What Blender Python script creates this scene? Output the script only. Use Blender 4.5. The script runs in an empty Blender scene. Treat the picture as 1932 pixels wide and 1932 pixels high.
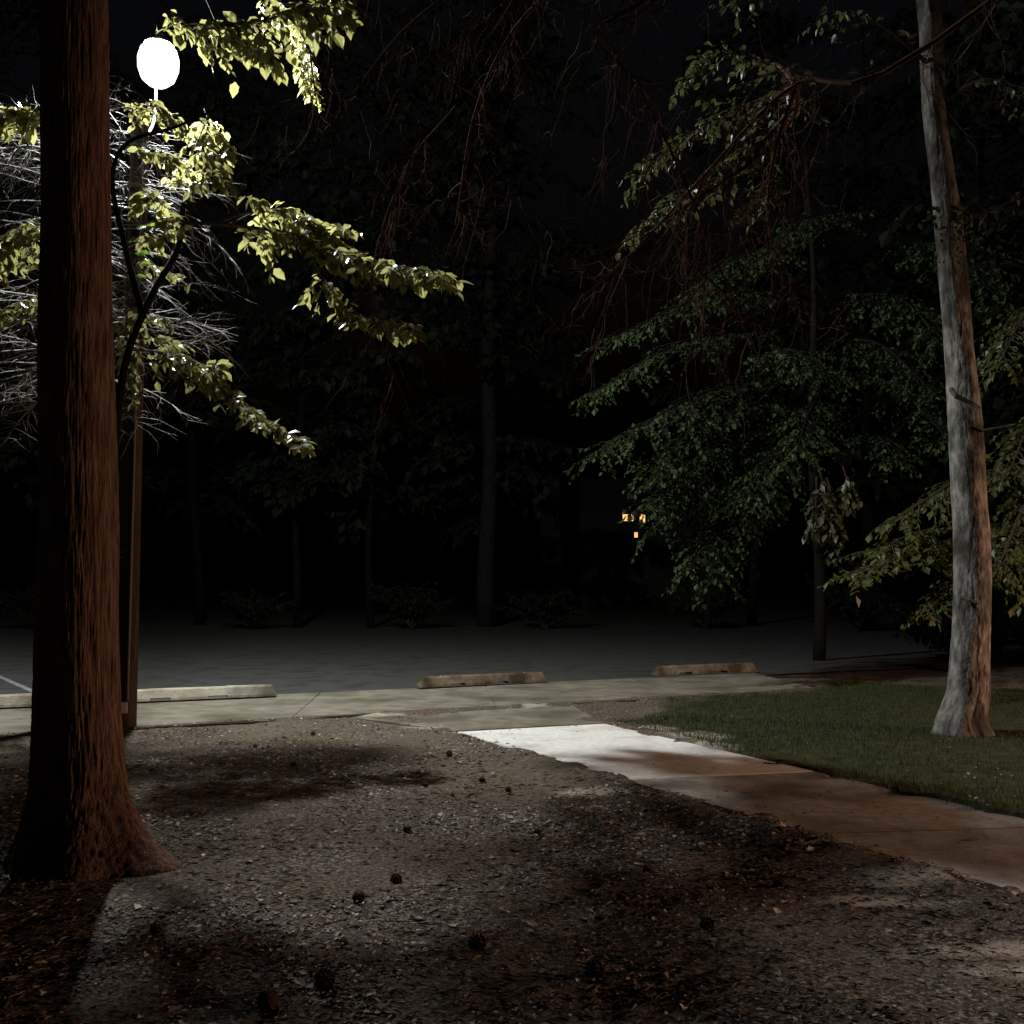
import bpy, math, random
import numpy as np
from mathutils import Vector, noise
random.seed(7); rng = np.random.default_rng(7)
S = bpy.context.scene
COL = S.collection

# ------------------------------------------------------------ camera
PITCH = math.radians(4.0); EYE = 1.6; F = 1024.0
cam = bpy.data.objects.new('camera', bpy.data.cameras.new('camera')); COL.objects.link(cam)
cam.location = (0, 0, EYE); cam.rotation_euler = (math.radians(90) + PITCH, 0, 0)
cam.data.sensor_width = 36; cam.data.lens = 36; cam.data.clip_start = 0.05; cam.data.clip_end = 600
S.camera = cam

# ------------------------------------------------------------ night sky
w = bpy.data.worlds.new('World'); S.world = w; w.use_nodes = True
nt = w.node_tree; bg = nt.nodes['Background']
sky = nt.nodes.new('ShaderNodeTexSky'); sky.sky_type = 'NISHITA'; sky.sun_disc = False
sky.sun_elevation = math.radians(-4.0); sky.sun_rotation = math.radians(200)
nt.links.new(sky.outputs[0], bg.inputs[0]); bg.inputs[1].default_value = 0.15
sky.air_density = 1.0; sky.dust_density = 3.0
S.view_settings.view_transform = 'Standard'; S.view_settings.look = 'None'
S.view_settings.exposure = 0.0; S.view_settings.gamma = 1.0
S.view_settings.use_curve_mapping = False
S.cycles.max_bounces = 6; S.cycles.diffuse_bounces = 3; S.cycles.transparent_max_bounces = 8
S.cycles.sample_clamp_indirect = 3.0

LAMP = Vector((-4.50, 12.6, 8.24))
LAMP_W = 5600.0
PORCH = Vector((13.4, 8.2, 2.1))
PORCH_W = 4500.0

# ------------------------------------------------------------ helpers
def P(dx, dy, depth):
    """photo position (in 1932 units) at a depth in metres along y -> world point"""
    a = (dx * .53002 - 512) / F; b = (512 - dy * .53002) / F
    c, s = math.cos(PITCH), math.sin(PITCH)
    ry, rz = c - b * s, s + b * c
    t = depth / ry
    return Vector((a * t, depth, EYE + rz * t))

def G(dx, dy, z=0.0):
    a = (dx * .53002 - 512) / F; b = (512 - dy * .53002) / F
    c, s = math.cos(PITCH), math.sin(PITCH)
    ry, rz = c - b * s, s + b * c
    t = (z - EYE) / rz
    return Vector((a * t, ry * t, z))

class MB:
    def __init__(self): self.v = []; self.f = []; self.n = 0
    def add(self, V, Fc):
        self.v.append(np.asarray(V, dtype=np.float64).reshape(-1, 3))
        n = self.n
        self.f.extend([tuple(i + n for i in q) for q in Fc]); self.n += len(self.v[-1])
    def box(self, c, s, rz=0.0):
        cx, cy, cz = c; a, b, h = s[0] / 2, s[1] / 2, s[2] / 2
        V = []
        for z in (-h, h):
            for x, y in ((-a, -b), (a, -b), (a, b), (-a, b)):
                V.append((cx + x * math.cos(rz) - y * math.sin(rz), cy + x * math.sin(rz) + y * math.cos(rz), cz + z))
        self.add(V, [(3, 2, 1, 0), (4, 5, 6, 7), (0, 1, 5, 4), (1, 2, 6, 5), (2, 3, 7, 6), (3, 0, 4, 7)])
    def tube(self, pts, radii, sides=6, cap=True):
        pts = np.array([tuple(p) for p in pts], dtype=float); n = len(pts)
        if np.isscalar(radii): radii = [radii] * n
        T = np.gradient(pts, axis=0); T /= (np.linalg.norm(T, axis=1)[:, None] + 1e-9)
        ref = np.array([0, 0, 1.0]) if abs(T[0][2]) < .9 else np.array([1.0, 0, 0])
        a = np.cross(T[0], ref); a /= np.linalg.norm(a)
        ang = np.arange(sides) * 2 * math.pi / sides
        ca, sa = np.cos(ang)[:, None], np.sin(ang)[:, None]
        V = []
        for i in range(n):
            a = a - T[i] * np.dot(a, T[i]); a /= (np.linalg.norm(a) + 1e-9)
            b = np.cross(T[i], a)
            V.append(pts[i] + radii[i] * (ca * a + sa * b))
        Fc = []
        for i in range(n - 1):
            for j in range(sides):
                k = (j + 1) % sides
                Fc.append((i * sides + j, i * sides + k, (i + 1) * sides + k, (i + 1) * sides + j))
        if cap:
            Fc.append(tuple(range(sides - 1, -1, -1))); Fc.append(tuple((n - 1) * sides + j for j in range(sides)))
        self.add(np.concatenate(V), Fc)
    def lathe(self, prof, c, sides=24, M=None):
        V = []; Fc = []
        for r, z in prof:
            for j in range(sides):
                t = 2 * math.pi * j / sides; V.append(Vector((r * math.cos(t), r * math.sin(t), z)))
        if M is not None: V = [M @ v for v in V]
        V = [v + Vector(c) for v in V]
        for i in range(len(prof) - 1):
            for j in range(sides):
                k = (j + 1) % sides
                Fc.append((i * sides + j, i * sides + k, (i + 1) * sides + k, (i + 1) * sides + j))
        self.add([tuple(v) for v in V], Fc)
    def build(self, name, m, parent=None, smooth=False):
        me = bpy.data.meshes.new(name)
        V = np.concatenate(self.v) if self.v else np.zeros((0, 3))
        if parent is not None and parent.get('_org'):
            V = V - np.array(parent['_org'])
        me.from_pydata(V.tolist(), [], self.f)
        if smooth: me.polygons.foreach_set('use_smooth', [True] * len(me.polygons))
        me.materials.append(m); me.update()
        o = bpy.data.objects.new(name, me); COL.objects.link(o)
        if parent is not None: o.parent = parent
        return o

def empty(name, loc, label, cat, group=None):
    o = bpy.data.objects.new(name, None); COL.objects.link(o)
    o.location = loc; o.empty_display_size = .2
    o['label'] = label; o['category'] = cat; o['_org'] = [float(x) for x in loc]
    if group: o['group'] = group
    return o
def tag(o, label, cat=None, group=None, kind=None):
    o['label'] = label
    if cat: o['category'] = cat
    if group: o['group'] = group
    if kind: o['kind'] = kind
    return o
def struct(o, kind='structure', label=None):
    o['kind'] = kind
    if label: o['label'] = label
    return o

# leaf batches -------------------------------------------------------
LEAF = np.array([(0, 0, 0), (.28, .27, .06), (.62, .26, .05), (1, 0, -.08), (.62, -.26, .05), (.28, -.27, .06), (.45, 0, 0)])
LEAF_F = [(0, 6, 1), (1, 6, 2), (2, 6, 3), (3, 6, 4), (4, 6, 5), (5, 6, 0)]
LEAF2 = np.array([(0, 0, 0), (.5, .34, .08), (1, 0, -.05), (.5, -.34, .08)])
LEAF2_F = [(0, 1, 2), (0, 2, 3)]
class Leaves:
    def __init__(self): self.p = []; self.d = []; self.nn = []; self.s = []
    def add(self, p, d, n, s): self.p.append(tuple(p)); self.d.append(tuple(d)); self.nn.append(tuple(n)); self.s.append(s)
    def mb(self, near=True):
        T, Fc = (LEAF, LEAF_F) if near else (LEAF2, LEAF2_F)
        p = np.array(self.p); d = np.array(self.d); n = np.array(self.nn); s = np.array(self.s)
        d /= np.linalg.norm(d, axis=1)[:, None] + 1e-9
        y = np.cross(n, d); y /= np.linalg.norm(y, axis=1)[:, None] + 1e-9
        z = np.cross(d, y)
        V = p[:, None, :] + s[:, None, None] * (T[None, :, 0:1] * d[:, None] + T[None, :, 1:2] * y[:, None] + T[None, :, 2:3] * z[:, None])
        m = MB(); k = len(T)
        m.v = [V.reshape(-1, 3)]; m.n = len(m.v[0])
        m.f = [tuple(q + i * k for q in f) for i in range(len(p)) for f in Fc]
        return m

def rv(s=1.0): return Vector((random.gauss(0, s), random.gauss(0, s), random.gauss(0, s)))
def curve(ctrl, n):
    """Catmull-Rom through ctrl"""
    c = [ctrl[0] * 2 - ctrl[1]] + list(ctrl) + [ctrl[-1] * 2 - ctrl[-2]]
    out = []; m = len(ctrl) - 1
    for i in range(n):
        t = i / (n - 1) * m; k = min(int(t), m - 1); u = t - k
        a, b, d, e = c[k], c[k + 1], c[k + 2], c[k + 3]
        out.append(.5 * ((2 * b) + (d - a) * u + (2 * a - 5 * b + 4 * d - e) * u * u + (3 * b - a - 3 * d + e) * u ** 3))
    return out
def twig(W, start, d, L, r, n=5, droop=.25, wob=.12, sides=3):
    pts = [start.copy()]; d = d.normalized(); p = start.copy()
    for i in range(n):
        d = (d + Vector((0, 0, -droop / n)) + rv(wob / math.sqrt(n))).normalized()
        p = p + d * (L / n); pts.append(p.copy())
    if min((q - LAMP).length for q in pts) < .75 or any(abs(q.x - LAMP.x * q.y / LAMP.y) < .26 and abs(q.z - (EYE + (LAMP.z - EYE) * q.y / LAMP.y)) < .30 and 8.5 < q.y < 12.6 for q in pts): return pts
    W.tube(pts, [r * (1 - .75 * i / n) for i in range(n + 1)], sides, cap=False)
    return pts
def bough(W, Lv, ctrl, r0, twigs, tl, leaf, per=9, n=16, droop=.5, spread=.9, start=.15, nb=(0, 0, 1), ns=.48):
    """a limb through ctrl, side twigs and leaves in drooping sprays"""
    c = curve([Vector(q) for q in ctrl], n)
    W.tube(c, [r0 * (1 - .8 * i / (n - 1)) for i in range(n)], 5, cap=False)
    for k in range(twigs):
        t = start + (1 - start) * (k + random.random()) / twigs
        i = min(int(t * (n - 1)), n - 2); u = t * (n - 1) - i
        q = c[i].lerp(c[i + 1], u); td = (c[i + 1] - c[i]).normalized()
        side = td.cross(Vector((0, 0, 1))); side.normalize()
        sg = 1 if k % 2 else -1
        d = (td * .7 + side * sg * spread * random.uniform(.5, 1.1) + Vector((0, 0, random.uniform(-.35, .15)))).normalized()
        L = tl * random.uniform(.55, 1.15) * (1.1 - .6 * t)
        pts = twig(W, q, d, L, max(.0025, r0 * .25), 5, droop, .15)
        for j in range(per):
            a = (j + 1) / per * (len(pts) - 1); ii = min(int(a), len(pts) - 2)
            b = pts[ii].lerp(pts[ii + 1], a - ii); tt = (pts[ii + 1] - pts[ii]).normalized()
            s2 = tt.cross(Vector((0, 0, 1))); s2.normalize(); s2 *= (1 if j % 2 else -1)
            ld = (tt * .6 + s2 * random.uniform(.3, 1.0) + Vector((0, 0, random.uniform(-.9, .05))) + rv(.3))
            nn = Vector(nb) + rv(ns)
            Lv.add(b + rv(.01), ld, nn, leaf * random.uniform(.45, 1.3))
    for j in range(3):
        Lv.add(c[-1], (c[-1] - c[-2]).normalized() + rv(.4), Vector((0, 0, 1)) + rv(.3), leaf)
    return c

# ------------------------------------------------------------ materials
def mat(name, cols, scale=5.0, rough=.8, bump=.0, bscale=None, detail=6, stretch=None, spec=.3, ramp=(.3, .7), island=False, trans=None, metallic=0, mix2=None):
    m = bpy.data.materials.new(name); m.use_nodes = True; N = m.node_tree.nodes; L = m.node_tree.links
    b = N['Principled BSDF']; b.inputs['Roughness'].default_value = rough
    b.inputs['Specular IOR Level'].default_value = spec; b.inputs['Metallic'].default_value = metallic
    tc = N.new('ShaderNodeTexCoord'); mp = N.new('ShaderNodeMapping')
    L.new(tc.outputs['Object'], mp.inputs[0])
    if stretch: mp.inputs['Scale'].default_value = stretch
    nz = N.new('ShaderNodeTexNoise'); nz.inputs['Scale'].default_value = scale; nz.inputs['Detail'].default_value = detail
    L.new(mp.outputs[0], nz.inputs[0])
    cr = N.new('ShaderNodeValToRGB'); e = cr.color_ramp.elements
    k = len(cols)
    while len(e) < k: e.new(.5)
    for i, c in enumerate(cols):
        e[i].position = ramp[0] + (ramp[1] - ramp[0]) * i / (k - 1) if k > 1 else .5
        e[i].color = (*c, 1)
    if island:
        g = N.new('ShaderNodeNewGeometry'); L.new(g.outputs['Random Per Island'], cr.inputs[0])
    else:
        L.new(nz.outputs[0], cr.inputs[0])
    out = cr.outputs[0]
    if mix2:   # large-scale stains: (colour, scale, low, high)
        n2 = N.new('ShaderNodeTexNoise'); n2.inputs['Scale'].default_value = mix2[1]; n2.inputs['Detail'].default_value = 4
        L.new(mp.outputs[0], n2.inputs[0])
        mr = N.new('ShaderNodeMapRange'); mr.inputs[1].default_value = mix2[2]; mr.inputs[2].default_value = mix2[3]
        L.new(n2.outputs[0], mr.inputs[0])
        mx = N.new('ShaderNodeMix'); mx.data_type = 'RGBA'; mx.inputs[7].default_value = (*mix2[0], 1)
        L.new(mr.outputs[0], mx.inputs[0]); L.new(out, mx.inputs[6]); out = mx.outputs[2]
    L.new(out, b.inputs['Base Color'])
    if bump:
        bp = N.new('ShaderNodeBump'); bp.inputs['Strength'].default_value = bump; bp.inputs['Distance'].default_value = .02
        nb = nz
        if bscale:
            nb = N.new('ShaderNodeTexNoise'); nb.inputs['Scale'].default_value = bscale; nb.inputs['Detail'].default_value = 8
            L.new(mp.outputs[0], nb.inputs[0])
        L.new(nb.outputs[0], bp.inputs['Height']); L.new(bp.outputs[0], b.inputs['Normal'])
    if trans:
        tr = N.new('ShaderNodeBsdfTranslucent'); tr.inputs[0].default_value = (*trans[0], 1)
        ms = N.new('ShaderNodeMixShader'); ms.inputs[0].default_value = trans[1]
        L.new(b.outputs[0], ms.inputs[1]); L.new(tr.outputs[0], ms.inputs[2])
        L.new(ms.outputs[0], N['Material Output'].inputs[0])
    return m

M = {}
M['soil_old'] = mat('dry_soil', [(.035, .026, .020), (.085, .066, .050), (.14, .11, .085)], 9, .95, .9, 40, mix2=((.16, .135, .10), .45, .48, .66), spec=.1)
M['dark_soil'] = mat('damp_soil', [(.012, .009, .007), (.03, .022, .015)], 8, .95, .8, 40, spec=.1)
M['sand'] = mat('sand', [(.26, .21, .15), (.42, .36, .27)], 6, .95, .5, 60, spec=.1)
M['bare'] = mat('bare_dirt', [(.055, .043, .028), (.13, .105, .07)], 5, .95, .7, 30, spec=.1)
M['litter'] = mat('leaf_litter', [(.03, .022, .018), (.065, .047, .036), (.13, .10, .078), (.25, .205, .165), (.50, .45, .39)], 5, .7, ramp=(0, 1), island=True, spec=.4)
M['needles_dry'] = mat('dry_pine_needles', [(.06, .045, .036), (.12, .095, .075), (.22, .18, .15)], 5, .7, ramp=(0, 1), island=True, spec=.2)
M['asphalt'] = mat('asphalt', [(.040, .041, .040), (.076, .077, .073)], 60, .88, .7, 120, mix2=((.038, .038, .037), 2.2, .48, .66), spec=.15)
M['paint'] = mat('worn_paint', [(.07, .075, .08), (.30, .32, .34)], 14, .8, .2, 60)
M['old_concrete'] = mat('old_concrete', [(.125, .115, .088), (.215, .20, .158)], 4, .92, .5, 60, mix2=((.085, .078, .055), 1.1, .45, .68), spec=.1, detail=10)
M['shaded_concrete'] = mat('shaded_concrete', [(.25, .24, .21), (.40, .385, .35)], 12, .92, .5, 110, mix2=((.15, .135, .11), 1.6, .42, .66), spec=.1, detail=12)  # path concrete with foliage shade put into the base colour; blotches are stains
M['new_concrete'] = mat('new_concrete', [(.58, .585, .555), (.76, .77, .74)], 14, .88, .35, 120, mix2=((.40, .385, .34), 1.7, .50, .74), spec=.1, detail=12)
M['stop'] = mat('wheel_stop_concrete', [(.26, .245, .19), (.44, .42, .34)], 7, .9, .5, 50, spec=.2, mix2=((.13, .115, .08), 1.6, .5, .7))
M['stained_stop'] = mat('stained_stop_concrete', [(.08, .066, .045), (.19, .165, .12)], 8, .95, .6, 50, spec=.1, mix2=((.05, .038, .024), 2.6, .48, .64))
M['lawn'] = mat('lawn_soil', [(.018, .022, .010), (.05, .06, .022)], 7, .95, .8, 40, spec=.1)
M['grass'] = mat('grass_blades', [(.014, .028, .008), (.03, .055, .014), (.06, .075, .025)], 5, .7, ramp=(0, 1), island=True, spec=.3, trans=((.035, .06, .012), .25))
M['bark_red'] = mat('furrowed_bark', [(.045, .028, .020), (.13, .080, .057), (.20, .13, .095)], 12, .95, 1.0, 40, stretch=(3.0, 3.0, .35), spec=.08)
M['bark_grey'] = mat('smooth_grey_bark', [(.05, .047, .042), (.145, .139, .128), (.25, .24, .225)], 11, .95, 1.0, 26, mix2=((.045, .041, .034), 3.2, .50, .62), stretch=(1, 1, .55), spec=.05, detail=10)
M['bark_dark'] = mat('dark_bark', [(.03, .025, .02), (.07, .06, .05)], 10, .95, .7, 30, stretch=(1, 1, .3), spec=.1)
M['bark_back'] = mat('pale_bark', [(.010, .009, .009), (.024, .022, .021)], 10, .95, .7, 30, stretch=(1, 1, .3), spec=.1)
M['twig_pale'] = mat('lichen_grey_twig', [(.06, .058, .055), (.24, .235, .22)], 20, .75, spec=.3)
M['twig_red'] = mat('reddish_twig', [(.034, .020, .016), (.075, .046, .038)], 20, 1.0, spec=0)
M['leaf_yellow'] = mat('thin_yellow_green_leaf', [(.04, .054, .020), (.074, .083, .031), (.130, .118, .05)], 5, .30, ramp=(0, 1), island=True, spec=.8, trans=((.27, .265, .095), .5))
M['leaf_olive'] = mat('olive_leaf', [(.05, .07, .022), (.10, .12, .035)], 5, .45, ramp=(0, 1), island=True, spec=.4, trans=((.12, .15, .04), .3))
M['leaf_green'] = mat('green_leaf', [(.012, .028, .009), (.025, .050, .014), (.04, .060, .018)], 5, .6, ramp=(0, 1), island=True, spec=.25, trans=((.045, .075, .016), .3))
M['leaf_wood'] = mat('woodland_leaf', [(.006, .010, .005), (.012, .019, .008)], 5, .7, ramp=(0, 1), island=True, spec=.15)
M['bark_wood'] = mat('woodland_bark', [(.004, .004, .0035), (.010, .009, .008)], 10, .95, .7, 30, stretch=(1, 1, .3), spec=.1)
M['leaf_grey'] = mat('dull_leaf', [(.04, .048, .024), (.08, .09, .045)], 5, .45, ramp=(0, 1), island=True, spec=.5, trans=((.07, .09, .03), .3))
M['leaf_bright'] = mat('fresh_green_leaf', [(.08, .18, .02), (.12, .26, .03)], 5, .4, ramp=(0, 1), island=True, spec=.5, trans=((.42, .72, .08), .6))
M['needle'] = mat('pine_needles', [(.015, .03, .012), (.03, .05, .02)], 5, .5, ramp=(0, 1), island=True)
M['pole'] = mat('weathered_pole_wood', [(.03, .021, .016), (.075, .05, .037)], 14, .9, .6, 30, stretch=(1, 1, .15), spec=.1)
M['metal'] = mat('galvanised_metal', [(.30, .31, .32), (.42, .43, .44)], 20, .5, metallic=.8)
M['conduit'] = mat('grey_conduit', [(.11, .095, .08), (.16, .14, .12)], 20, .55)
M['tagplate'] = mat('pale_tag', [(.60, .52, .44), (.72, .64, .55)], 20, .6)
M['cone'] = mat('pine_cone_brown', [(.02, .014, .010), (.07, .048, .034)], 30, .9, spec=.1)
M['siding'] = mat('house_siding', [(.03, .028, .026), (.045, .042, .038)], 3, .8)
M['shingle'] = mat('roof_shingles', [(.04, .04, .04), (.07, .065, .06)], 12, .9)
M['trim'] = mat('painted_trim', [(.06, .05, .045), (.08, .07, .06)], 12, .7)
M['blackmetal'] = mat('black_painted_steel', [(.02, .02, .02), (.03, .03, .03)], 12, .5)
M['darkglass'] = mat('dark_window_glass', [(.01, .01, .012), (.02, .02, .022)], 2, .08, spec=.5)

def emis(name, col, strength, clear=0.0):
    m = bpy.data.materials.new(name); m.use_nodes = True; N = m.node_tree.nodes; L = m.node_tree.links
    N.remove(N['Principled BSDF']); e = N.new('ShaderNodeEmission')
    e.inputs[0].default_value = (*col, 1); e.inputs[1].default_value = strength
    if clear:
        t = N.new('ShaderNodeBsdfTransparent'); s = N.new('ShaderNodeMixShader'); s.inputs[0].default_value = 1 - clear
        L.new(t.outputs[0], s.inputs[1]); L.new(e.outputs[0], s.inputs[2]); L.new(s.outputs[0], N['Material Output'].inputs[0])
    else: L.new(e.outputs[0], N['Material Output'].inputs[0])
    return m
M['refractor'] = emis('lit_refractor_glass', (.93, .97, 1.0), 14, .85)
M['winlight'] = emis('lit_window', (1.0, .50, .16), 1.6)

# ------------------------------------------------------------ ground
def sheet(name, poly, z, m, kind='structure', label=None):
    mb = MB(); mb.add([(x, y, z) for x, y in poly], [tuple(range(len(poly)))])
    o = mb.build(name, m); return struct(o, kind, label)
PL0, PL1 = Vector((-.60, 11.19)), Vector((3.95, 3.05))
PR0, PR1 = Vector((1.05, 11.84)), Vector((5.65, 2.9))
def near_y(x): return 13.52 + .475 * x
def lot_y(x): return 16.35 + .463 * x
def gz(x, y):
    """ground height: low relief, with soil banked against and spilling over the slab edges"""
    a = noise.noise(Vector((x * .9, y * .9, 3))) * .02 + noise.noise(Vector((x * 4, y * 4, 9))) * .010 + noise.noise(Vector((x * 13, y * 13, 4))) * .004
    z = min(0, -.020 + a)
    if y < 12.3 and y > 2.5:
        dl, dr_ = (PL1 - PL0).normalized(), (PR1 - PR0).normalized()
        p_ = Vector((x, y)); L_ = (p_ - PL0).dot(Vector((-dl.y, dl.x))) ; R_ = (PR0 - p_).dot(Vector((-dr_.y, dr_.x)))
        inn = min(L_, R_)            # > 0 inside the path
        n = noise.noise(Vector((x * 3.1, y * 3.1, 17))) * .20 + noise.noise(Vector((x * 11, y * 11, 7))) * .10
        if abs(inn) < .6:
            e = inn + n - .015
            z += .040 * max(0, min(1, .5 - e * 9)) * max(0, 1 - max(0, -inn - .1) * 2.2)
    d = (y - near_y(x)) * .9
    if -1 < d < 1 and x < 5.6:
        n = noise.noise(Vector((x * 3.1, y * 3.1, 27))) * .12 + noise.noise(Vector((x * 11, y * 11, 5))) * .06
        z += .044 * max(0, min(1, .5 - (d + n + .0) * 9)) * max(0, 1 + d + .1) ** 2
    return z
xs = np.concatenate([[-220, -120, -60, -30, -18, -13], np.linspace(-9, 10, 420), [14, 20, 32, 60, 120, 220]])
ys = np.concatenate([[-60, -20, -8, -3], np.linspace(0.5, 17.6, 400), [19, 22, 28, 38, 55, 80, 130, 300]])
V = [(x, y, gz(x, y) if (-9.1 < x < 10.1 and 0 < y < 17.7) else -.03) for y in ys for x in xs]
nx = len(xs)
mb = MB(); mb.add(V, [(j * nx + i, j * nx + i + 1, (j + 1) * nx + i + 1, (j + 1) * nx + i) for j in range(len(ys) - 1) for i in range(nx - 1)])
LAWN = [(1.25, 12.0), (2.28, 9.5), (3.4, 7.05), (4.4, 5.0), (5.8, 2.8), (13, 2.5), (13, 15.2), (9.3, 15.3), (7.2, 16.2), (5.3, 17.2), (4.6, 15.6), (3.4, 14.9), (2.2, 14.3), (1.9, 13.2)]
def seg_in(x, y, poly):
    c = False; j = len(poly) - 1; best = 9e9
    for i in range(len(poly)):
        xi, yi = poly[i]; xj, yj = poly[j]
        if (yi > y) != (yj > y) and x < (xj - xi) * (y - yi) / (yj - yi) + xi: c = not c
        dx, dy = xj - xi, yj - yi; t = max(0, min(1, ((x - xi) * dx + (y - yi) * dy) / (dx * dx + dy * dy)))
        best = min(best, math.hypot(x - xi - t * dx, y - yi - t * dy)); j = i
    return best if c else -best
SANDS = [(1310, 1388, .34, .42), (1355, 1408, .22, .3), (1240, 1370, .16, .22), (1115, 1493, .22, .14), (1010, 1333, .16, .3), (830, 1372, .34, .22), (720, 1352, .36, .15),
         (1690, 1655, .30, .13), (1640, 1690, .22, .09), (1850, 1785, .40, .09), (1925, 1820, .25, .08), (1750, 1700, .2, .05), (1560, 1590, .25, .07), (1500, 1560, .2, .06)]
SANDS = [(G(a, b).x, G(a, b).y, c, d) for a, b, c, d in SANDS]
BANK = [(-3.2, 12.2), (-.72, 11.3), (.5, 9.0), (1.15, 7.6), (-.2, 7.9), (-1.6, 9.6), (-3.0, 10.9)]
def soils(x, y):
    if not (-9 < x < 10 and 0 < y < 17.7): return 0, 0, 0
    n1 = noise.noise(Vector((x * 2.2, y * 2.2, 5))); n2 = noise.noise(Vector((x * 7, y * 7, 2)))
    lw = min(1, max(0, .5 + (seg_in(x, y, LAWN) + n1 * .30 + n2 * .12 - .05) * 3.2))
    sd = 0
    for cx, cy, a, b in SANDS:
        q = ((x - cx) / a) ** 2 + ((y - cy) / b) ** 2
        if q < 9: sd = max(sd, min(1, max(0, 1.35 - q * .9 + n1 * .9 + n2 * .9)))
    bk = min(1, max(0, .5 + (seg_in(x, y, BANK) + n1 * .4 + n2 * .2) * 1.6))
    return lw, sd, bk
go = mb.build('ground', M['soil_old'], smooth=True); struct(go)
A = [go.data.attributes.new(k, 'FLOAT', 'POINT') for k in ('lawn', 'sand', 'bank')]
vals = [soils(p[0], p[1]) for p in V]
for k in range(3): A[k].data.foreach_set('value', [v[k] for v in vals])
def ground_material():
    m = bpy.data.materials.new('bare_ground'); m.use_nodes = True; N = m.node_tree.nodes; L = m.node_tree.links
    b = N['Principled BSDF']; b.inputs['Roughness'].default_value = .95; b.inputs['Specular IOR Level'].default_value = .12
    tc = N.new('ShaderNodeTexCoord')
    def nz(sc, det=6, dist=0):
        n = N.new('ShaderNodeTexNoise'); n.inputs['Scale'].default_value = sc; n.inputs['Detail'].default_value = det; n.inputs['Distortion'].default_value = dist
        L.new(tc.outputs['Object'], n.inputs[0]); return n.outputs[0]
    def ramp(f, cols, lo=.3, hi=.7):
        c = N.new('ShaderNodeValToRGB'); e = c.color_ramp.elements
        while len(e) < len(cols): e.new(.5)
        for i, q in enumerate(cols): e[i].position = lo + (hi - lo) * i / (len(cols) - 1); e[i].color = (*q, 1)
        L.new(f, c.inputs[0]); return c.outputs[0]
    def mix(f, a, b2):
        x = N.new('ShaderNodeMix'); x.data_type = 'RGBA'; L.new(f, x.inputs[0]); L.new(a, x.inputs[6]); L.new(b2, x.inputs[7]); return x.outputs[2]
    def att(k):
        a = N.new('ShaderNodeAttribute'); a.attribute_name = k; return a.outputs['Fac']
    vor = N.new('ShaderNodeTexVoronoi'); vor.inputs['Scale'].default_value = 58; L.new(tc.outputs['Object'], vor.inputs[0])
    sep = N.new('ShaderNodeSeparateColor'); L.new(vor.outputs['Color'], sep.inputs[0])
    chips = ramp(sep.outputs[0], [(.018, .013, .010), (.05, .038, .030), (.09, .072, .058), (.15, .125, .10), (.30, .27, .23)], 0, 1)
    base = ramp(nz(42, 12, .3), [(.025, .019, .015), (.092, .070, .051), (.205, .165, .125)], .34, .66)
    hm = N.new('ShaderNodeMapRange'); hm.inputs[1].default_value = .42; hm.inputs[2].default_value = .60; L.new(nz(1.3, 5), hm.inputs[0])
    c = mix(hm.outputs[0], base, chips)
    c = mix(att('bank'), c, ramp(nz(16, 8), [(.075, .062, .045), (.16, .135, .10)]))
    c = mix(att('lawn'), c, ramp(nz(6, 8), [(.016, .020, .009), (.05, .058, .022)]))
    c = mix(att('sand'), c, ramp(nz(12, 8), [(.24, .21, .165), (.44, .40, .33)]))
    L.new(c, b.inputs['Base Color'])
    bp = N.new('ShaderNodeBump'); bp.inputs['Strength'].default_value = .9; bp.inputs['Distance'].default_value = .02
    ad = N.new('ShaderNodeMath'); L.new(nz(70, 10), ad.inputs[0]); L.new(sep.outputs[1], ad.inputs[1]); L.new(ad.outputs[0], bp.inputs['Height']); L.new(bp.outputs[0], b.inputs['Normal'])
    return m
go.data.materials[0] = ground_material()

sheet('parking_lot', [(-60, lot_y(-60) + 8), (-14, lot_y(-14) - .3), (9, lot_y(9) - .3), (12, 23.5), (16, 29), (18, 36), (-60, 36)], .004, M['asphalt'])
# stripes across the stalls
mb = MB()
for (x0, y0), (x1, y1) in (((-9.2, 18.3), (-5.75, 13.4)),):
    d = Vector((x1 - x0, y1 - y0)).normalized(); nrm = Vector((-d.y, d.x)) * .05
    mb.add([(x0 - nrm.x, y0 - nrm.y, .009), (x1 - nrm.x, y1 - nrm.y, .009), (x1 + nrm.x, y1 + nrm.y, .009), (x0 + nrm.x, y0 + nrm.y, .009)], [(0, 1, 2, 3)])
struct(mb.build('parking_stripes', M['paint']))

def slab_run(a0, a1, b0, b1, z0, z1, n, gap=.007, jitter=0):
    """row of cast panels between the line a0-a1 (near) and b0-b1 (far)"""
    mb = MB()
    a0, a1, b0, b1 = [Vector(q) for q in (a0, a1, b0, b1)]
    for i in range(n):
        s, e = i / n, (i + 1) / n
        p = [a0.lerp(a1, s), a0.lerp(a1, e), b0.lerp(b1, e), b0.lerp(b1, s)]
        c = sum(p, Vector((0, 0))) / 4
        p = [q + (c - q).normalized() * gap for q in p]
        ins = [q + (c - q).normalized() * .018 for q in p]
        zt = z1 + random.uniform(-jitter, jitter)
        mb.add([(q.x, q.y, z0) for q in p] + [(q.x, q.y, zt - .012) for q in p] + [(q.x, q.y, zt) for q in ins],
               [(0, 1, 5, 4), (1, 2, 6, 5), (2, 3, 7, 6), (3, 0, 4, 7), (4, 5, 9, 8), (5, 6, 10, 9), (6, 7, 11, 10), (7, 4, 8, 11), (8, 9, 10, 11)])
    return mb
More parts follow.
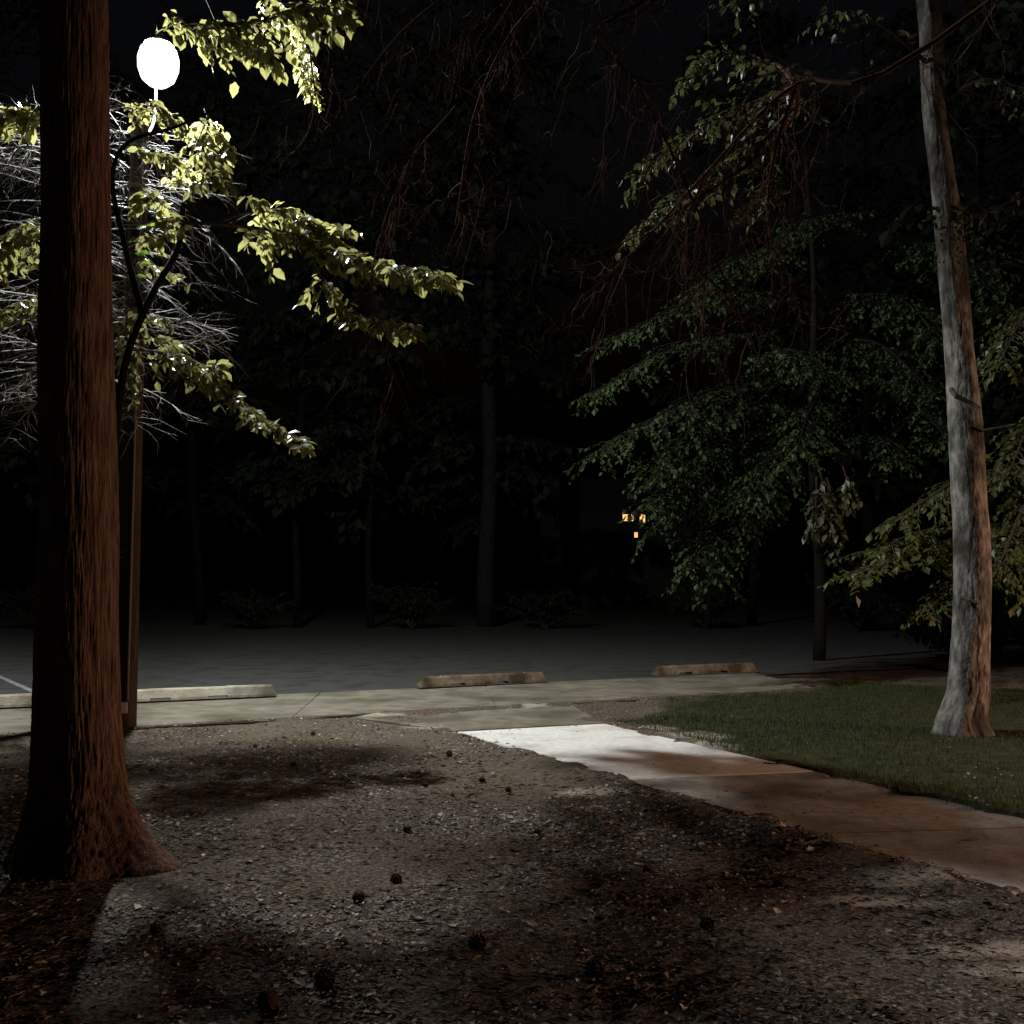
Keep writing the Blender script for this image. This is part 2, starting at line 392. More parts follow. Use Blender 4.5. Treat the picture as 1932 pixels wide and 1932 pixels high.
struct(slab_run((-14.6, near_y(-14.6)), (4.6, near_y(4.6)), (-14.6, lot_y(-14.6)), (4.3, lot_y(4.3)), -.06, .022, 8, gap=.0015).build('sidewalk', M['old_concrete']))
# cross path: new pale concrete panels
q = 2.0 / 6
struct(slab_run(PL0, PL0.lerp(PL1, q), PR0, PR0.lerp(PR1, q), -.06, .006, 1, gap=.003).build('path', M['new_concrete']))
struct(slab_run(PL0.lerp(PL1, q), PL1, PR0.lerp(PR1, q), PR1, -.06, .005, 3, gap=.003).build('path', M['shaded_concrete']))  # rest of the same path, leaf shade painted in as a darker tone
# worn old apron joining the path to the sidewalk
mb = MB(); mb.add([(-2.1, near_y(-2.1) - .02, .010), (-.63, 11.22, .010), (1.03, 11.86, .010), (.75, near_y(.75) - .02, .010),
                   (-2.1, near_y(-2.1) - .02, -.05), (-.63, 11.22, -.05), (1.03, 11.86, -.05), (.75, near_y(.75) - .02, -.05)],
                  [(0, 1, 2, 3), (4, 5, 1, 0), (5, 6, 2, 1), (6, 7, 3, 2), (7, 4, 0, 3)])
struct(mb.build('pavement_apron', M['old_concrete']))

def ragged(pts, amp, step=.12, close=True, seed=0):
    out = []; n = len(pts)
    for i in range(n):
        a, b = Vector(pts[i]), Vector(pts[(i + 1) % n]); L = (b - a).length; k = max(1, int(L / step))
        nr = Vector((-(b - a).y, (b - a).x)).normalized()
        for j in range(k):
            q = a.lerp(b, j / k)
            off = noise.noise(Vector((q.x * 2.2, q.y * 2.2, seed))) * amp + noise.noise(Vector((q.x * 9, q.y * 9, seed + 5))) * amp * .5
            out.append((q.x + nr.x * off, q.y + nr.y * off))
    return out
# damp gap strips along the slab edges
sheet('soil_gap_strip', ragged([(-14, near_y(-14) - .42), (-1.9, near_y(-1.9) - .26), (-1.7, near_y(-1.7) - .06), (-14, near_y(-14) - .04)], .08, seed=3), .019, M['dark_soil'])
sheet('soil_gap_edge', ragged([(.45, near_y(.45) - .24), (3.6, near_y(3.6) - .25), (3.6, near_y(3.6) - .05), (.45, near_y(.45) - .04)], .08, seed=4), .019, M['dark_soil'])
d = (PL1 - PL0).normalized(); nl = Vector((d.y, -d.x)) * -1
if nl.x > 0: nl = -nl
a, b = PL0.lerp(PL1, .20), PL1
sheet('soil_gap_path', ragged([tuple(a), tuple(a + nl * .05), tuple(PL0.lerp(PL1, .45) + nl * .09), tuple(b + nl * .10), tuple(b)], .03, seed=8), .006, M['dark_soil'])
lawn_poly = ragged(LAWN, .22, .15, seed=21)
lp = np.array(lawn_poly)
def inside(px, py, poly):
    poly = np.asarray(poly); n = len(poly); c = np.zeros(len(px), bool); j = n - 1
    for i in range(n):
        xi, yi = poly[i]; xj, yj = poly[j]
        t = ((yi > py) != (yj > py)) & (px < (xj - xi) * (py - yi) / (yj - yi + 1e-12) + xi)
        c ^= t; j = i
    return c
N = 150000
gx = rng.uniform(1, 10, N); gy = rng.uniform(4.5, 17.3, N)
k = inside(gx, gy, lp) & (gx < gy * .56 + .3)
dens = np.array([noise.noise(Vector((x * .8, y * .8, 1.7))) for x, y in zip(gx[k], gy[k])])
kk = rng.random(dens.size) < np.clip(.75 + dens * 1.3, .12, 1)
gx, gy = gx[k][kk], gy[k][kk]; n = len(gx)
h = rng.uniform(.02, .06, n); an = rng.uniform(0, 2 * math.pi, n); ln = rng.uniform(.1, .9, n) * h; wd = rng.uniform(.0025, .005, n)
ca, sa = np.cos(an), np.sin(an); base = np.stack([gx, gy, np.array([gz(x, y) for x, y in zip(gx, gy)]) - .002], 1)
side = np.stack([-sa, ca, np.zeros(n)], 1) * wd[:, None]
tip = base + np.stack([ca * ln, sa * ln, h], 1)
V = np.stack([base - side, base + side, tip], 1).reshape(-1, 3)
mb = MB(); mb.v = [V]; mb.n = len(V); mb.f = [(3 * i, 3 * i + 1, 3 * i + 2) for i in range(n)]
tag(mb.build('grass', M['grass']), 'short dull green grass beside the concrete path', 'grass', kind='stuff')

# leaf litter
N = 240000
lx = rng.uniform(-7, 6, N); ly = 2.1 + (12.8 - 2.1) * rng.random(N) ** 1.15
k = (np.abs(lx) < ly * .56 + .4) & (~inside(lx, ly, lp) | (rng.random(N) < .035)) & (ly < near_y(lx) - .05)
pathp = [tuple(PL0), tuple(PL1), tuple(PR1), tuple(PR0)]
inp = inside(lx, ly, pathp); k &= ~inp | (rng.random(N) < .03)
k &= ~(inside(lx, ly, [(-2.1, 12.5), (-.63, 11.2), (1.03, 11.86), (.75, 13.9)]) & (rng.random(N) > .02))
lx, ly = lx[k], ly[k]
d1 = np.array([noise.noise(Vector((x * .7, y * .7, 4.4))) + .6 * noise.noise(Vector((x * 2.5, y * 2.5, 8.4))) for x, y in zip(lx, ly)])
k = rng.random(len(lx)) < np.clip(.40 + d1 * 1.5, .05, 1) * np.clip(1.75 - ly * .13, .22, 1)
lx, ly = lx[k], ly[k]; n = len(lx)
Lv = Leaves(); onp = inside(lx, ly, pathp)
for x, y, o in zip(lx, ly, onp):
    a = random.random() * 6.283; s = .009 if o else .0
    Lv.p.append((x, y, (s if o else gz(x, y) + random.uniform(.0, .016)))); Lv.d.append((math.cos(a), math.sin(a), random.gauss(0, .18)))
    Lv.nn.append((random.gauss(0, .3), random.gauss(0, .3), 1)); Lv.s.append(min(.07, random.lognormvariate(-3.95 if y < 6 else -3.7, .45)))
tag(Lv.mb(False).build('leaf_litter', M['litter']), 'small dry brown and pale leaf litter over the bare ground', 'leaf litter', kind='stuff')
# fallen pine needles, matted between the leaves
nd = Leaves()
for q in range(26000):
    y = 2.2 + 7.5 * random.random() ** 1.3; x = random.uniform(-.56 * y - .3, .56 * y + .3)
    if noise.noise(Vector((x * 1.3, y * 1.3, 31))) < random.uniform(-.4, .35) or (PL1 - PL0).x * (y - PL0.y) - (PL1 - PL0).y * (x - PL0.x) > -.02: continue
    a = random.random() * 6.283; nd.add((x, y, gz(x, y) + random.uniform(.001, .007)), (math.cos(a), math.sin(a), random.gauss(0, .05)), (0, random.gauss(0, .3), 1), random.uniform(.035, .085))
T0 = LEAF2.copy(); LEAF2[:, 1] *= .045; nm = nd.mb(False); LEAF2[:] = T0
tag(nm.build('pine_needles', M['needles_dry']), 'dry brown pine needles matted on the bare ground', 'pine needles', kind='stuff')

# ------------------------------------------------------------ wheel stops
def wheel_stop(p0, p1, label, m='stop'):
    a, b = Vector(p0), Vector(p1); c = (a + b) / 2; L = (b - a).length; ang = math.atan2(b.y - a.y, b.x - a.x)
    r = empty('wheel_stop', (c.x, c.y, .045), label, 'wheel stop', 'concrete wheel stops along the parking lot edge')
    import bmesh
    # section across, tapered ends, two drain notches on the underside
    secs = []; W0, W1, H = .10, .062, .15
    xs_ = [-L / 2, -L / 2 + .07, -.62, -.60, -.36, -.34, .12, .14, .38, .40, L / 2 - .07, L / 2]
    V = []; Fc = []
    for i, x in enumerate(xs_):
        end = i in (0, len(xs_) - 1); hh = .03 if end else H * (1 + .02 * random.gauss(0, 1))
        lift = .042 if i in (3, 4, 7, 8) else 0.0
        jy = random.gauss(0, .002)
        w1 = W0 * .93 if end else W1
        V += [(x, -W0 + jy, lift), (x, -W0 * .97 + jy, max(lift + .003, .03 if not end else .015)), (x * (.985 if end else 1), -w1 + jy, hh - (.018 if not end else .004)), (x, -w1 * .7, hh), (x, w1 * .7, hh), (x, w1, hh - (.018 if not end else .004)), (x, W0 * .97, max(lift + .003, .03 if not end else .015)), (x, W0, lift)]
    for i in range(len(xs_) - 1):
        for j in range(8):
            q = (j + 1) % 8; Fc.append((i * 8 + j, (i + 1) * 8 + j, (i + 1) * 8 + q, i * 8 + q))
    Fc += [tuple(range(8)), tuple(range(len(xs_) * 8 - 1, len(xs_) * 8 - 9, -1))]
    mb = MB(); mb.add(V, Fc); r['_org'] = [0, 0, 0]
    body = mb.build('bar', M[m], r)
    for x in (-L * .33, L * .33):
        m2 = MB(); m2.lathe([(0, .004), (.011, .003), (.013, 0), (.013, -.01)], (x, 0, H - .001 + .004), 10); m2.build('anchor_pin', M['metal'], r)
    r.rotation_euler = (0, 0, ang); r['_org'] = [c.x, c.y, .045]
    return r
wheel_stop((-7.95, 12.55), (-5.98, 13.30), 'concrete wheel stop cut off by the left edge of the photo')
wheel_stop((-5.25, 13.62), (-3.30, 14.46), 'pale concrete wheel stop beside the wooden lamp pole')
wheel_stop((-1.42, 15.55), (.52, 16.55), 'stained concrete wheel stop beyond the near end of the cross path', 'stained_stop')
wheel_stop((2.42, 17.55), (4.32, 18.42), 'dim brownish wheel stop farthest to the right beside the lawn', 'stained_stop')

# ------------------------------------------------------------ trunks
def trunk_mesh(name, prof, mat_, parent, sides=120, rings=300, furrow=.02, flares=(), fs=16, lump=.02):
    """prof: list of (z, cx, cy, r); flares: (angle, reach, width)"""
    mb = MB(); Z = [p[0] for p in prof]; V = []
    z0, z1 = Z[0], Z[-1]
    for i in range(rings):
        u = i / (rings - 1); z = z0 + (z1 - z0) * (u ** 1.25)
        cx, cy, r = [float(np.interp(z, Z, [p[k] for p in prof])) for k in (1, 2, 3)]
        for j in range(sides):
            t = 2 * math.pi * j / sides; c, s = math.cos(t), math.sin(t)
            rr = r
            for (fa, reach, wid) in flares:
                da = (t - fa + math.pi) % (2 * math.pi) - math.pi
                rr += reach * math.exp(-(da / wid) ** 2) * math.exp(-max(z, 0) / .22)
            rr += lump * noise.noise(Vector((c * 1.2, s * 1.2, z * .8)))
            f = noise.noise(Vector((c * r * fs * 3, s * r * fs * 3, z * 2.6))) + .6 * noise.noise(Vector((c * r * fs * 7, s * r * fs * 7, z * 7)))
            f2 = noise.noise(Vector((c * r * fs * 1.3, s * r * fs * 1.3, z * 1.1 + 5)))
            rr += furrow * (1 + 1.6 * math.exp(-max(z, 0) / .35)) * (-abs(f) + .3) + furrow * .9 * min(.35, abs(f2))
            V.append((cx + rr * c, cy + rr * s, z))
    Fc = []
    for i in range(rings - 1):
        for j in range(sides):
            k = (j + 1) % sides; Fc.append((i * sides + j, i * sides + k, (i + 1) * sides + k, (i + 1) * sides + j))
    mb.add(V, Fc); return mb.build(name, mat_, parent, smooth=True)

# --- big pine at left
pt = empty('pine_tree', (-2.45, 6.1, 0), 'massive furrowed reddish brown tree trunk with flared roots at the left', 'tree')
trunk_mesh('trunk', [(-.06, -2.56, 6.16, .34), (.15, -2.565, 6.18, .295), (.4, -2.57, 6.2, .262), (.8, -2.59, 6.2, .240), (1.5, -2.62, 6.2, .226), (3, -2.67, 6.2, .207), (5.2, -2.745, 6.2, .188), (9, -2.86, 6.2, .14), (12.5, -2.9, 6.2, .05)],
           M['bark_red'], pt, 260, 420, .013, [(-.35, .38, .38), (-1.15, .17, .5), (3.4, .06, .5), (4.3, .10, .45), (1.2, .2, .4)], 28)
W = MB(); L2 = Leaves()
for i in range(26):
    z = 7.6 + i * .19; a = i * 2.4; Ln = 2.6 * (1.15 - (z - 7.6) / 6)
    s = Vector((-2.6, 6.15, z)); d = Vector((math.cos(a), math.sin(a), .25))
    pts = twig(W, s, d, Ln, .03, 6, .2, .1, 5)
    for q in pts[2:]:
        for j in range(4):
            e = q + rv(.16)
            for _ in range(14): L2.add(e, rv(1) + Vector((0, 0, .4)), rv(1), .16)
W.build('limb', M['bark_red'], pt)
nl_ = L2.mb(False); nl_.build('crown', M['needle'], pt)

# --- pale forked-light tree at right
rt = empty('tall_tree', (4.9, 11.2, 0), 'tall smooth grey tree trunk standing in the lawn at the right', 'tree')
def rp(dx, dy, D=11.25): return P(dx, dy, D)
prof = [(-.05, 4.90, 11.25, .25), (.12, 4.88, 11.25, .225)]
for dx, dy, wpx in ((1830, 1300, 80), (1833, 1150, 73), (1831, 1000, 72), (1826, 860, 68), (1808, 640, 58), (1791, 450, 52), (1776, 330, 47), (1762, 200, 44), (1756, 60, 48), (1750, 0, 46)):
    q = rp(dx, dy); prof.append((q.z, q.x, q.y, wpx * .49 / 1024 * 11.25 / 2))
prof.append((11, 4.3, 11.3, .17)); prof.append((14, 4.2, 11.3, .06))
trunk_mesh('trunk', prof, M['bark_grey'], rt, 110, 340, .010, [(-2.0, .06, .4), (-.6, .07, .4), (3.3, .10, .45), (1.5, .12, .5)], 10, .03)
W = MB(); Lr = Leaves(); Lv2 = Leaves()
for i in range(16):   # crown above the frame
    z = 8.4 + i * .33; a = i * 2.2; s = Vector((4.3, 11.3, z))
    e = s + Vector((math.cos(a) * 2.4, math.sin(a) * 2.4, .6)); bough(W, Lr, [s, s.lerp(e, .5) + Vector((0, 0, .4)), e], .04, 12, 1.0, .14, 7)
# vine of leaves round the trunk and short side limbs inside the frame
for dx, dy in ((1800, 420), (1790, 400), (1815, 470), (1830, 440), (1770, 400), (1850, 400), (1860, 460)):
    q = rp(dx, dy, 10.95)
    for _ in range(16): Lr.add(q + Vector((random.gauss(0, .16), random.gauss(0, .08), random.gauss(0, .14))), rv(1) + Vector((0, 0, -.6)), Vector((-.5, -1, .5)) + rv(.4), random.uniform(.05, .1))
W.build('limb', M['bark_dark'], rt); W = MB()
bough(W, Lr, [rp(1800, 430, 11.2), rp(1860, 400, 10.9), rp(1932, 375, 10.6), rp(1990, 400, 10.4)], .02, 12, .5, .09, 8)
W.build('limb', M['bark_dark'], rt); W = MB()
bough(W, Lr, [rp(1750, 120, 11.2), rp(1650, 40, 10.5), rp(1560, 20, 10.0)], .03, 12, .7, .09, 6)
W.build('limb', M['bark_dark'], rt); W = MB()
bough(W, Lr, [rp(1765, 200, 11.25), rp(1860, 150, 10.9), rp(1950, 190, 10.4)], .03, 14, .8, .09, 6)
W.build('limb', M['bark_dark'], rt); W = MB()
twig(W, rp(1840, 815, 11.1), rp(1925, 795, 10.8) - rp(1840, 815, 11.1), .78, .016, 5, .0, .08, 5)
# dead stubs that cross the trunk
St = MB(); St.tube([rp(1795, 735, 11.05), rp(1805, 748, 10.9), rp(1835, 762, 10.85), rp(1850, 770, 10.8)], [.03, .028, .022, .012], 6); St.build('branch_stub', M['bark_dark'], rt)
St = MB(); St.tube([rp(1815, 1128, 11.08), rp(1830, 1132, 10.98), rp(1848, 1140, 10.92)], [.028, .02, .012], 6); St.build('branch_stub', M['bark_dark'], rt)
W.build('limb', M['bark_dark'], rt); Lr.mb().build('crown', M['leaf_grey'], rt)

# --- understory tree by the lamp: the sprays of yellow green leaves
ut = empty('broadleaf_tree', (-3.62, 9.35, 0), 'slim dark broadleaf tree with yellow green leaf sprays under the lamp', 'tree')
T = MB()
tc = curve([Vector((-3.66, 9.3, -.03)), P(214, 1100, 9.3), P(216, 850, 9.3), P(238, 680, 9.3), P(285, 560, 9.3), P(335, 470, 9.3), P(345, 390, 9.4)], 30)
T.tube(tc, [.045 - .022 * i / 29 for i in range(30)], 10)
T.tube(curve([P(270, 600, 9.3), P(235, 460, 9.45), P(212, 340, 9.6), P(240, 270, 9.6), P(330, 240, 9.5), P(410, 205, 9.3)], 24), [.032 - .022 * i / 23 for i in range(24)], 8)
T.build('trunk', M['bark_wood'], ut, True)
W = MB(); Lu = Leaves(); Lb = Leaves()
LF = .140
# long sprays reaching right
bough(W, Lu, [P(345, 420, 9.5), P(430, 425, 9.6), P(540, 440, 10.3), P(640, 475, 10.2), P(740, 500, 9.8), P(835, 520, 9.4)], .022, 50, .66, LF, 10, 24, droop=.5, spread=.8, start=.26); W.build('limb', M['bark_dark'], ut); W = MB()
bough(W, Lu, [P(400, 425, 9.6), P(480, 400, 10.6), P(580, 415, 10.9), P(680, 480, 10.6)], .014, 26, .5, LF, 9, 18, start=.35); W.build('limb', M['bark_dark'], ut); W = MB()
bough(W, Lu, [P(430, 425, 9.8), P(500, 395, 11.4), P(560, 405, 11.4), P(650, 432, 10.7)], .012, 26, .42, LF, 8, 18, start=.3); W.build('limb', M['bark_dark'], ut); W = MB()
bough(W, Lu, [P(570, 450, 10.5), P(605, 520, 11.1), P(650, 580, 11.1), P(710, 603, 10.9), P(775, 612, 10.8)], .012, 26, .5, LF, 9, 20, start=.2); W.build('limb', M['bark_dark'], ut); W = MB()
bough(W, Lu, [P(245, 660, 9.6), P(300, 665, 9.8), P(370, 690, 10.0), P(430, 735, 10.1), P(500, 790, 10.1), P(575, 832, 10.1)], .012, 40, .42, LF * .9, 9, 24, start=.12, nb=(-.15, -.74, 1.0), ns=.14); W.build('limb', M['bark_dark'], ut); W = MB()
bough(W, Lu, [P(250, 620, 10.0), P(310, 640, 10.1), P(360, 680, 10.2), P(410, 690, 10.2)], .01, 16, .4, LF * .9, 9, 16); W.build('limb', M['bark_dark'], ut); W = MB()
# hanging leader with leaves below the lamp
bough(W, Lu, [P(400, 200, 10.9), P(385, 240, 10.9), P(365, 290, 10.3), P(375, 350, 9.8)], .012, 12, .38, LF, 5, 16, droop=.9); W.build('limb', M['bark_dark'], ut); W = MB()
bough(W, Lu, [P(370, 260, 10.4), P(400, 310, 10.0), P(425, 345, 9.8)], .008, 10, .32, LF, 5, 12); W.build('limb', M['bark_dark'], ut); W = MB()
bough(W, Lu, [P(385, 205, 11.6), P(400, 245, 11.3), P(425, 290, 10.9)], .008, 18, .36, LF, 7, 12); W.build('limb', M['bark_dark'], ut); W = MB()
bough(W, Lu, [P(345, 400, 9.5), P(300, 370, 9.5), P(265, 375, 9.4)], .008, 10, .35, LF * .8, 8, 12); W.build('limb', M['bark_dark'], ut); W = MB()
bough(W, Lu, [P(440, 385, 9.0), P(465, 368, 9.0), P(490, 378, 9.0)], .006, 3, .15, LF, 4, 8); W.build('limb', M['bark_dark'], ut); W = MB()
bough(W, Lu, [P(280, 560, 9.6), P(250, 610, 9.9), P(240, 680, 10.0), P(250, 740, 10.0)], .008, 15, .3, LF * .7, 8, 12, droop=.8); W.build('limb', M['bark_dark'], ut); W = MB()
bough(W, Lu, [P(240, 470, 9.5), P(290, 440, 9.3), P(330, 415, 9.2)], .008, 12, .3, LF * .8, 8, 12); W.build('limb', M['bark_dark'], ut); W = MB()
bough(W, Lu, [P(300, 300, 11.8), P(335, 300, 12.0), P(365, 325, 12.05)], .006, 7, .22, LF * .8, 6, 10); W.build('limb', M['bark_dark'], ut); W = MB()
bough(W, Lu, [P(300, 330, 11.7), P(330, 335, 11.8), P(352, 350, 11.7)], .006, 6, .2, LF * .8, 6, 10); W.build('limb', M['bark_dark'], ut); W = MB()
# spray crossing the top of the frame
bough(W, Lu, [P(250, -60, 9.9), P(340, 40, 9.7), P(430, 50, 9.4), P(530, 30, 9.2), P(640, -10, 9.0)], .03, 34, .6, LF, 9, 22, droop=.8); W.build('limb', M['bark_dark'], ut); W = MB()
bough(W, Lu, [P(390, 0, 9.9), P(420, 60, 9.6), P(470, 85, 9.4), P(515, 100, 9.3)], .01, 13, .4, LF, 8, 14, droop=.9); W.build('limb', M['bark_dark'], ut); W = MB()
bough(W, Lu, [P(520, 0, 9.0), P(590, 20, 8.9), P(640, 5, 8.8)], .01, 12, .4, LF, 8, 12, droop=.8); W.build('limb', M['bark_dark'], ut); W = MB()
bough(W, Lu, [P(230, 170, 10.1), P(260, 200, 10.0), P(300, 200, 9.9), P(330, 230, 9.8)], .012, 18, .4, LF * .7, 8, 14); W.build('limb', M['bark_dark'], ut); W = MB()
bough(W, Lu, [P(225, 270, 9.9), P(290, 285, 9.7), P(330, 300, 9.6)], .01, 12, .3, LF * .7, 7, 12); W.build('limb', M['bark_dark'], ut); W = MB()
bough(W, Lu, [P(430, -80, 12.0), P(500, -30, 12.3), P(560, 50, 12.3), P(575, 120, 12.25), P(590, 170, 12.2)], .012, 56, .5, LF * .7, 8, 20, droop=.9); W.build('limb', M['bark_dark'], ut); W = MB()
bough(W, Lu, [P(225, 560, 11.0), P(270, 590, 10.9), P(310, 600, 10.8)], .006, 10, .3, LF * .7, 7, 10); W.build('limb', M['bark_dark'], ut); W = MB()
bough(W, Lu, [P(225, 470, 11.2), P(290, 500, 11.0), P(340, 520, 10.9)], .006, 10, .3, LF * .6, 7, 10); W.build('limb', M['bark_dark'], ut); W = MB()
bough(W, Lu, [P(150, 540, 10.5), P(80, 560, 10.3), P(10, 590, 10.2)], .008, 14, .4, LF * .8, 7, 10); W.build('limb', M['bark_dark'], ut); W = MB()
bough(W, Lu, [P(150, 480, 10.5), P(70, 470, 10.2), P(-20, 500, 10.0)], .008, 16, .5, LF * .8, 7, 10); W.build('limb', M['bark_dark'], ut); W = MB()
# leaves showing left of the big trunk
bough(W, Lu, [P(150, 190, 9.4), P(80, 205, 9.2), P(20, 210, 9.1), P(-40, 225, 9.0)], .014, 22, .42, LF, 9, 16); W.build('limb', M['bark_dark'], ut); W = MB()
bough(W, Lu, [P(150, 420, 9.5), P(80, 420, 9.4), P(20, 450, 9.3), P(-60, 520, 9.2)], .014, 20, .6, LF, 8, 16); W.build('limb', M['bark_dark'], ut); W = MB()
Lu.mb().build('crown', M['leaf_yellow'], ut)
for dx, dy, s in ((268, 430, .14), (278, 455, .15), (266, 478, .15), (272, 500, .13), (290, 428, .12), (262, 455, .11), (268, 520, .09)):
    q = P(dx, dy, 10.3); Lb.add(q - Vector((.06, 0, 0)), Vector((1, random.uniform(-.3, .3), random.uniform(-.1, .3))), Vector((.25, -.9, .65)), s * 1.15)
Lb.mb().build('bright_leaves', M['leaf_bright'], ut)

# --- dead conifer with pale bare twigs, mostly hidden behind the pine
dt = empty('bare_conifer', (-4.87, 11.55, 0), 'bare conifer with pale lamplit twigs spreading behind the big trunk', 'tree')
T = MB(); T.tube([Vector((-4.87, 11.55, z)) + Vector((.03 * math.sin(z), 0, 0)) for z in np.linspace(-.05, 8.6, 24)], [.10 - .08 * i / 23 for i in range(24)], 12)
T.build('trunk', M['bark_dark'], dt, True)
W = MB()
for i in range(82):
    z = random.uniform(3.6, 7.0); a = random.uniform(0, 6.283)
    if i > 70: z = random.uniform(4.3, 6.2); a = random.uniform(-1.0, .35)
    if math.sin(a) > .6: a = -a
    s = Vector((-4.87, 11.55, z)); Lb_ = (random.uniform(1.0, 2.3) if i < 71 else random.uniform(1.6, 2.5)) * (1.1 - .05 * z)
    d = Vector((math.cos(a), math.sin(a) * .8, random.uniform(-.1, .25)))
    pts = twig(W, s, d, Lb_, .011, 9, random.uniform(.35, .9), .22, 4)
    for q in range(2, len(pts)):
        td = (pts[q] - pts[q - 1]).normalized()
        for sg in (1, -1):
            if random.random() < .85:
                sd = td.cross(Vector((0, 0, 1))).normalized() * sg
                p2 = twig(W, pts[q], td * .6 + sd * .8 + rv(.25), random.uniform(.2, .7), .006, 4, .35, .3, 3)
                for m_ in (1, 2, 3):
                    if random.random() < .6: twig(W, p2[m_], (p2[m_] - p2[m_ - 1]).normalized() + rv(.6), random.uniform(.08, .28), .0035, 3, .2, .3, 3)
W.build('bare_branches', M['twig_pale'], dt)

# --- tree whose bare hanging branches fill the top: trunk stands out of frame at the right
ht = empty('weeping_tree', (5.6, 4.6, 0), 'tree reaching in from the right with bare reddish hanging twigs overhead', 'tree')
T = MB(); T.tube(curve([Vector((5.6, 4.6, -.05)), Vector((5.5, 4.8, 2)), Vector((5.2, 5.2, 4.2)), Vector((4.6, 5.8, 6.4)), Vector((4.0, 6.2, 8.4))], 20), [.22 - .14 * i / 19 for i in range(20)], 14)
T.build('trunk', M['bark_dark'], ht, True)
W = MB(); Lh = Leaves()
def hang(ctrl, r0, k, ln, dense=2, leafy=0.0, lf=.07):
    c = curve([Vector(q) for q in ctrl], 24)
    W.tube(c, [r0 * (1 - .75 * i / 23) for i in range(24)], 6, cap=False)
    for j in range(k):
        i = random.randint(3, 22); td = (c[i + 1] - c[i]).normalized() if i < 23 else (c[i] - c[i - 1]).normalized()
        pts = twig(W, c[i], td * .8 + rv(.6) + Vector((0, 0, -.4)), random.uniform(.4, 1.0) * ln, .005, 10, random.uniform(.2, .8), 1.0, 3)
        for q in range(1, len(pts)):
            for _ in range(dense):
                if random.random() < .42:
                    p2 = twig(W, pts[q], (pts[q] - pts[q - 1]).normalized() + rv(.9), random.uniform(.15, .6), .003, 4, .4, .6, 3)
                    if random.random() < leafy:
                        for e in p2[1:]: Lh.add(e, rv(1) + Vector((0, 0, -.5)), Vector((0, 0, 1)) + rv(.6), lf * random.uniform(.7, 1.2))
hang([Vector((4.6, 5.8, 6.4)), P(1700, 120, 7.2), P(1500, 160, 7.8), P(1330, 330, 8.2), P(1200, 470, 8.6), P(1100, 560, 8.9)], .026, 34, 1.5)
hang([Vector((4.0, 6.2, 8.0)), P(1300, -60, 7.0), P(1130, 60, 7.4), P(1210, 170, 7.6), P(1330, 430, 7.8), P(1400, 620, 8.0)], .024, 38, 1.4)
hang([Vector((4.0, 6.2, 8.2)), P(1100, -120, 7.6), P(900, -40, 8.2), P(760, 60, 8.8), P(650, 200, 9.4)], .035, 34, 1.7)
hang([Vector((4.0, 6.2, 7.9)), P(1200, -100, 8.2), P(1000, 20, 8.8), P(900, 200, 9.3), P(860, 420, 9.8)], .03, 34, 1.6)
hang([Vector((4.0, 6.2, 8.2)), P(900, -200, 8.6), P(700, -90, 9.3), P(590, 40, 10.0), P(600, 220, 10.4)], .025, 26, 1.4)
hang([P(1500, 170, 7.8), P(1460, 300, 7.9), P(1450, 420, 8.0), P(1480, 560, 8.1)], .02, 22, 1.2)
hang([P(1330, 330, 8.2), P(1290, 470, 8.2), P(1370, 560, 8.2), P(1440, 690, 8.2)], .02, 24, 1.2)
hang([P(860, 200, 9.3), P(760, 330, 9.6), P(700, 560, 9.8), P(780, 800, 10.0)], .012, 24, 1.3)
W.build('bare_branches', M['twig_red'], ht)
# leafy limb within it, dull green with vine leaves
W = MB()
W.tube(curve([P(1500, 160, 7.8), P(1500, 210, 8.4), P(1450, 280, 8.8), P(1370, 340, 8.9), P(1230, 430, 9.0), P(1120, 480, 9.1)], 20), [.03 - .02 * i / 19 for i in range(20)], 6)
bough(W, Lh, [P(1500, 200, 8.3), P(1400, 300, 8.9), P(1300, 360, 9.0), P(1200, 430, 9.0)], .02, 52, .5, .085, 8, 18, droop=.3)
bough(W, Lh, [P(1500, 160, 7.8), P(1470, 175, 8.6), P(1400, 200, 9.0), P(1300, 250, 9.1), P(1200, 330, 9.2)], .02, 44, .6, .085, 7, 18, droop=.3)
bough(W, Lh, [P(1500, 160, 7.8), P(1470, 125, 8.6), P(1400, 100, 9.2), P(1330, 110, 9.3), P(1290, 150, 9.3)], .02, 30, .5, .085, 7, 18, droop=.3)
bough(W, Lh, [P(1450, 280, 8.8), P(1450, 340, 8.8), P(1400, 400, 8.8)], .015, 20, .5, .08, 6, 14)
W.build('limb', M['twig_red'], ht); Lh.mb().build('crown', M['leaf_grey'], ht)

